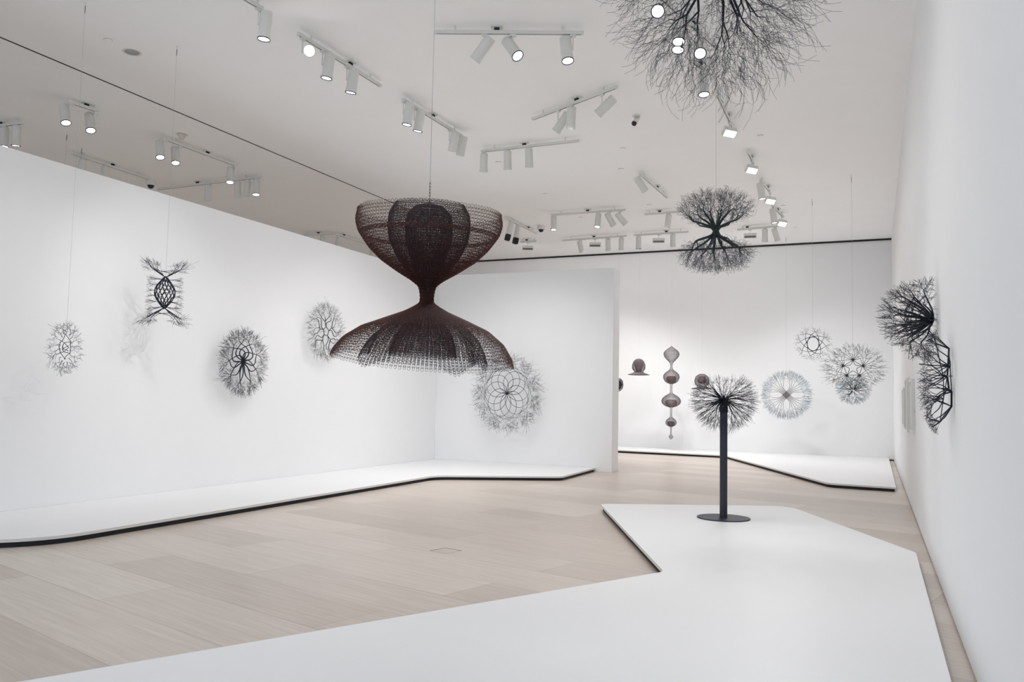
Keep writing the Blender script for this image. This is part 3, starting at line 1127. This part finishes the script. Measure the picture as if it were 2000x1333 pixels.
PR = _proto()
NL = [0]


def spot(label, A, Bp, px, lean=0.0, toward=0.0, lit=True, kind='spot', glare=1.0, watts=1.0, side=1, angle=98, bezel=True):
    # point of the rail seen at px
    ts = np.linspace(-.3, 1.3, 161)
    best = min(ts, key=lambda t: abs(proj(A + (Bp - A) * t)[0] - px))
    p = A + (Bp - A) * best
    view = nrm(np.array([p[0], p[1], 0]))
    right = np.array([view[1], -view[0], 0])
    d = nrm(np.array([0, 0, -1.0]) + right * lean - view * toward)
    t = thing('track_spotlight' if kind != 'washer' else 'wall_washer', label, 'spotlight', (p[0], p[1], RAILZ), 0, 'lamps on the ceiling tracks')
    link('adapter', PR['adapter'], t).rotation_euler = (0, 0, math.atan2(Bp[1] - A[1], Bp[0] - A[0]))
    off = right * .078 * side
    a_ = link('arm', PR['arm'], t)
    a_.rotation_euler = (0, 0, math.atan2(right[1], right[0]))
    if kind == 'washer':
        hs = link('housing', PR['whousing'], t)
        hs.scale = (1.25, 1, .85)
        hs.location = (0, 0, -.17)
        # local -Y looks along d
        yv = -Vector(d)
        if lit:
            hs.rotation_euler = (.9, .12, math.atan2(view[1], view[0]) - math.pi / 2 + .45)
        else:
            hs.rotation_euler = (math.radians(15), 0, math.atan2(view[1], view[0]) - math.pi / 2)
        link('lens', PR['wlens'] if lit else PR['wlens_off'], hs)
        if lit:
            hs.scale = (.8, .9, .9)
    else:
        hs = link('housing', PR['housing'], t)
        hs.location = (off[0], off[1], -.165)
        q = (-Vector(d)).to_track_quat('Z', 'Y')
        hs.rotation_euler = q.to_euler()
        if bezel and lit:
            link('bezel', PR['bezel'], hs)
        link('lens', PR['lens'] if lit else PR['lens_off'], hs)
        if kind == 'snoot':
            link('snoot', PR['snoot'], hs)
    hw = np.array([p[0], p[1], RAILZ - .165]) + (off if kind != 'washer' else 0)
    e = hw + d * .22
    if kind == 'washer':
        d = nrm(np.array([0, 0, -.75]) + view * (-.5 if lit else .95))
        e = hw + d * .12
        angle = 150
    if kind != 'snoot':
        s_ = spot_light('lamp', tuple(e), tuple(e + d), SPOT_W * watts * (1 + max(0, p[1] - 9) * .085), angle, .05)
        s_.parent = t
        s_.matrix_parent_inverse = Matrix.Translation(-Vector((p[0], p[1], RAILZ)))
    return t


def proj(P):
    v = M.T @ (np.asarray(P) - np.array([0, 0, EYE]))
    return 1000 + v[0] * FPX / -v[2], 666.5 - v[1] * FPX / -v[2]


# (label of the rail, two ends) followed by its lamps
R1 = rail('straight level track at top centre, carrying the pair of splayed lamps', (848, 63), (1140, 65), .42)
spot('white spotlight leaning left beside the bright splayed one at top centre', *R1, 948, -.75, -.35, False, side=0)
spot('white spotlight tipped toward the viewer with a glowing disc, top centre', *R1, 1001, .55, .6, True, side=-.3)
spot('white spotlight with a dark-ringed lens at the right end of the top centre track', *R1, 1118, .12, .25, True, side=-1)
R2 = rail('slanting track at upper left centre, with the brightest round lamp at its end', (582, 66), (743, 168), .6)
spot('round glaring spotlight facing the viewer at the upper end of the slanting track', *R2, 591, .02, 2.6, True, side=1, bezel=False, watts=.35)
spot('downward spotlight second on the slanting track, next to the glaring one', *R2, 630, -.12, -.05, True, side=1, watts=.4)
spot('downward spotlight third on the slanting track, nearest its lower end', *R2, 678, -.12, -.12, True, side=1, watts=.4)
R3 = rail('track leaving the frame at the top edge, left of centre', (440, -25), (513, 18), .3)
spot('lone downward spotlight under the track cut by the top edge', *R3, 505, -.06, 0, True, side=1, watts=.4)
R4 = rail('slanting track above the woven bowl with two pairs of lamps', (787, 195), (902, 266), .48)
spot('first spotlight of the upper pair above the woven bowl', *R4, 788, -.12, -.05, True, side=1)
spot('second spotlight of the upper pair above the woven bowl', *R4, 810, -.14, -.12, True, side=1)
spot('first spotlight of the lower pair above the woven bowl', *R4, 878, -.16, -.22, False, side=1)
spot('last spotlight of the lower pair, at the track end above the bowl', *R4, 894, -.18, -.25, False, side=1)
R5 = rail('rising track right of centre under the thorny cloud', (1040, 233), (1205, 170), .55)
spot('left spotlight on the rising track, leaning down to the left', *R5, 1090, -.75, -.5, False, side=1)
spot('middle spotlight on the rising track, hanging nearly upright', *R5, 1116, -.05, -.4, False, side=0)
spot('right spotlight on the rising track, leaning far to the left', *R5, 1176, -1.1, -.3, False, side=1)
R6 = rail('long level track in mid ceiling with three shaded lamps', (940, 296), (1132, 275), .45)
spot('left of three upright spotlights on the mid ceiling track', *R6, 946, 0, -.35, False, side=0)
spot('middle of three upright spotlights on the mid ceiling track', *R6, 991, .03, -.35, False, side=0)
spot('right of three upright spotlights on the mid ceiling track', *R6, 1033, .05, -.35, False, side=0)
R7 = rail('short track pointing down right, in mid ceiling near the double tree', (1250, 340), (1303, 386), .62)
spot('lone spotlight tilted right on the short track near the double tree', *R7, 1250, .7, -.5, False, side=0)
R8 = rail('level track between bowl and double tree with two glowing lamps', (1076, 420), (1222, 410), .5)
spot('glowing spotlight at the left end of the track between bowl and double tree', *R8, 1081, 0, .1, True, side=0)
spot('glowing spotlight in the middle of the track between bowl and double tree', *R8, 1168, -.08, .15, True, side=0)
spot('unlit spotlight tilted right, next to the middle glowing one', *R8, 1191, .6, -.5, False, side=0)
spot('tilted spotlight at the right end of that same track', *R8, 1212, .9, -.4, False, side=0)
R9 = rail('short level track just left of the double tree crown', (1258, 419), (1335, 413), .4)
spot('lone upright spotlight left of the double tree crown', *R9, 1305, -.12, -.3, False, side=0)
R10 = rail('lowest level track by the back wall, left of the double tree', (1098, 470), (1224, 461), .5)
spot('leftmost spotlight on the lowest back track', *R10, 1134, .25, -.35, False, side=0)
spot('flat rectangular wall washer on the lowest back track', *R10, 1163, 0, 0, False, 'washer', side=0, watts=.20)
spot('spotlight just right of the wall washer on the lowest back track', *R10, 1188, .03, -.3, False, side=0)
spot('rightmost spotlight on the lowest back track', *R10, 1213, 0, -.3, False, side=0)
R11 = rail('lowest back track directly left of the lower tree crown', (1238, 460), (1345, 453), .6)
spot('long spotlight at the left end of the track by the lower tree crown', *R11, 1247, 0, -.1, True, side=0)
spot('flat wall washer beside the lower tree crown on its left', *R11, 1286, 0, 0, False, 'washer', side=0, watts=.20)
spot('spotlight hidden partly by the double tree', *R11, 1314, 0, -.3, False, side=0)
R12 = rail('back track directly right of the double tree', (1440, 449), (1520, 442), .25)
spot('flat wall washer beside the double tree on its right', *R12, 1465, 0, 0, False, 'washer', side=0, watts=.20)
spot('upright spotlight on the back track right of the double tree', *R12, 1494, 0, -.2, False, side=0)
spot('tilted spotlight at the end of the back track right of the double tree', *R12, 1514, .3, -.3, False, side=0)
R13 = rail('short slanting track right of the bowl, holding two black-nosed lamps', (992, 428), (1048, 456), .7)
spot('spotlight with a black snoot, the one closer to the woven bowl', *R13, 997, -.22, .1, False, 'snoot', side=0)
spot('spotlight with a black snoot, second beside the dome camera', *R13, 1011, -.16, .1, False, 'snoot', side=0)
R13b = rail('stub track by the back wall, just right of the bowl rim', (1016, 473), (1048, 471), .4)
spot('flat wall washer on the stub track right of the bowl rim', *R13b, 1031, 0, 0, False, 'washer', side=0, watts=.20)
R14 = rail('short track over the left wall carrying two bright lamps', (133, 198), (192, 218), .6)
spot('left of two bright spotlights above the leftmost hanging piece', *R14, 139, .16, .4, True, side=-1)
spot('right of two bright spotlights above the leftmost hanging piece', *R14, 188, .12, .45, True, side=-1)
R15 = rail('track cut by the left edge of the frame', (-30, 250), (46, 240), .4)
spot('spotlight touching the left edge with a glowing strip', *R15, 10, 0, .05, True, side=0)
spot('shaded spotlight next to the one at the left edge', *R15, 33, .03, -.1, True, side=0)
R16 = rail('long track over the left wall with three glaring lamps', (318, 270), (462, 324), .58)
spot('glaring spotlight at the left end of the long left track', *R16, 323, .1, .4, True, side=-1)
spot('dark-ringed spotlight second on the long left track', *R16, 353, .1, .35, True, side=-1)
spot('glaring spotlight at the right end of the long left track', *R16, 460, 0, .3, True, side=-1)
R17 = rail('shallow track meeting the left dome camera', (308, 370), (510, 346), .4)
spot('pale unlit spotlight hanging alone near the middle of the shallow left track', *R17, 407, 0, -.2, False, side=0)
spot('first of three clustered spotlights at the right end of the shallow left track', *R17, 465, .05, -.15, False, side=0)
spot('second of three clustered spotlights at the right end of the shallow left track', *R17, 484, -.05, -.15, False, side=0)
spot('third clustered spotlight, the lit one with a dark ring', *R17, 502, .0, .2, True, side=0)
R18 = rail('unlit slanting track just above the left partition top', (140, 300), (292, 350), .5)
spot('spotlight half behind the partition top, leftmost on the unlit track', *R18, 161, 0, -.2, False, side=0, watts=.4)
spot('spotlight half behind the partition top, middle of the unlit track', *R18, 207, .05, -.2, False, side=0, watts=.4)
R19a = rail('distant track rising from the partition top left of the bowl', (592, 459), (652, 457), .5)
spot('dim spotlight on the distant track left of the bowl', *R19a, 630, 0, -.1, False, side=0)
R19 = rail('distant slanting track running behind the bowl rim', (655, 457), (735, 482), .2)
spot('glowing spotlight resting above the partition top left of the bowl', *R19, 661, 0, .1, True, side=0)
spot('glowing spotlight half hidden by the bowl edge', *R19, 727, 0, .1, True, side=0)
R20 = rail('track coming down from the thorny cloud toward the double tree', (1399, 182), (1437, 262), .58)
spot('square bright wall washer right below the thorny cloud', *R20, 1425, 0, 0, True, 'washer', side=0, watts=.45)
R21 = rail('very short track with one square lamp above the double tree', (1461, 298), (1472, 320), .6)
spot('square bright wall washer between the thorny cloud and the double tree', *R21, 1468, 0, 0, True, 'washer', side=0, watts=.45)
R22 = rail('steep short track at the upper right of the double tree', (1485, 352), (1503, 374), .8)
spot('slanted cylinder spotlight at the upper right of the double tree', *R22, 1486, .15, .0, True, side=0)
spot('square bright wall washer at the upper right of the double tree', *R22, 1504, 0, 0, True, 'washer', side=0, watts=.45)
R23 = rail('steep short track right of the double tree, nearer the back wall', (1508, 402), (1530, 424), .5)
spot('slanted cylinder spotlight right of the double tree', *R23, 1510, .15, .0, True, side=0)
spot('square bright wall washer right of the double tree, nearest the back wall', *R23, 1527, 0, 0, True, 'washer', side=0, watts=.45)
R24 = rail('track seen through the twigs of the thorny cloud', (1272, -22), (1398, 92), .62)
spot('round bright spotlight shining through the left of the thorny cloud', *R24, 1285, 0, 1.8, True, side=0, watts=.5)
spot('upper of two ringed spotlights close together behind the twigs', *R24, 1326, 0, .35, True, side=0)
spot('lower of two ringed spotlights close together behind the twigs', *R24, 1342, -.12, .3, True, side=-1)
spot('brightest lamp shining through the centre of the thorny cloud', *R24, 1368, 0, 1.0, True, side=0, watts=.6)
R25 = rail('short track behind the lower twigs of the thorny cloud', (1350, 118), (1385, 142), .5)
spot('ringed spotlight below all others behind the thorny cloud twigs', *R25, 1374, .04, .2, True, side=0)

# ------------------------------------------------------------------ small ceiling things
p = at(258, 102, z=CEIL)
t = thing('recessed_downlight', 'round recessed downlight with a ribbed chrome reflector, alone at upper left', 'ceiling light', (p[0], p[1], CEIL))
MB().lathe([(.085, -.001), (.115, -.004), (.118, 0)], 40, False, False).obj('trim_ring', FIXT, t, True)
m = MB().lathe([(.088, -.003), (.055, -.0012), (.0, -.001)], 20, False, False)
m.obj('reflector', CHROME, t, False)
p = at(355, 262, z=CEIL)
t = thing('smoke_detector', 'beige round smoke detector with a tiny amber light, above the long left track', 'smoke detector', (p[0], p[1], CEIL))
MB().lathe([(.0, -.008), (.10, -.008), (.10, 0)], 28, False, False).obj('base_plate', FIXT, t, True)
MB().lathe([(.0, -.085), (.03, -.085), (.055, -.06), (.065, -.012)], 28, False, False).obj('sensor_body', BEIGE, t, True)


def dome_cam(px, py, lab):
    p = at(px, py, z=CEIL)
    t = thing('dome_camera', lab, 'security camera', (p[0], p[1], CEIL), 0, 'dome cameras')
    MB().lathe([(.0, -.10), (.085, -.10), (.095, -.085), (.095, 0)], 28, False, False).obj('housing', FIXT, t, True)
    MB().lathe([(.0, -.165), (.03, -.160), (.055, -.138), (.066, -.10)], 28, False, False).obj('dome', DOME, t, True)


dome_cam(295, 353, 'dome camera peeping over the left partition top')
dome_cam(1057, 441, 'dome camera near the black-nosed lamps right of the bowl')
p = at(1243, 226, z=CEIL)
t = thing('bullet_camera', 'small tilted bullet camera with a black lens under the thorny cloud', 'security camera', (p[0], p[1], CEIL))
MB().lathe([(.0, -.02), (.06, -.02), (.06, 0)], 24, False, False).obj('base_plate', FIXT, t, True)
b_ = MB().lathe([(.0, .06), (.036, .06), (.04, .04), (.04, -.10), (.036, -.105), (.0, -.105)], 24, False, False).obj('body', FIXT, t, True)
view = nrm(np.array([p[0], p[1], 0]))
right = np.array([view[1], -view[0], 0])
d = Vector(nrm(np.array([0, 0, -1]) - right * .45 - view * .9))
b_.location = Vector((0, 0, -.07))
b_.rotation_euler = (-d).to_track_quat('Z', 'Y').to_euler()
MB().lathe([(.0, -.112), (.037, -.112), (.041, -.095)], 24, False, False).obj('lens', DOME, b_, True)
caps = [(1217, 290, 'right below the bullet camera'), (1213, 330, 'midway between bullet camera and short tilted track'), (1485, 265, 'right of the track that comes down from the thorny cloud'),
        (1530, 402, 'right of the square lamps by the double tree'), (1065, 379, 'in the empty ceiling right above the dome camera'),
        (1134, 425, 'under the track between bowl and double tree'), (1553, 445, 'closest to the back wall at right'), (973, 317, 'below the mid ceiling track'),
        (211, 78, 'above the recessed downlight'), (1268, 400, 'over the short track left of the double tree crown')]
for px, py, lab in caps:
    p = at(px, py, z=CEIL)
    t = thing('sprinkler_cap', 'flat round sprinkler cap ' + lab, 'sprinkler', (p[0], p[1], CEIL), 0, 'sprinkler caps')
    MB().lathe([(.0, -.014), (.038, -.014), (.045, -.008), (.045, 0)], 24, False, False).obj('cover_plate', CEILM, t, True)
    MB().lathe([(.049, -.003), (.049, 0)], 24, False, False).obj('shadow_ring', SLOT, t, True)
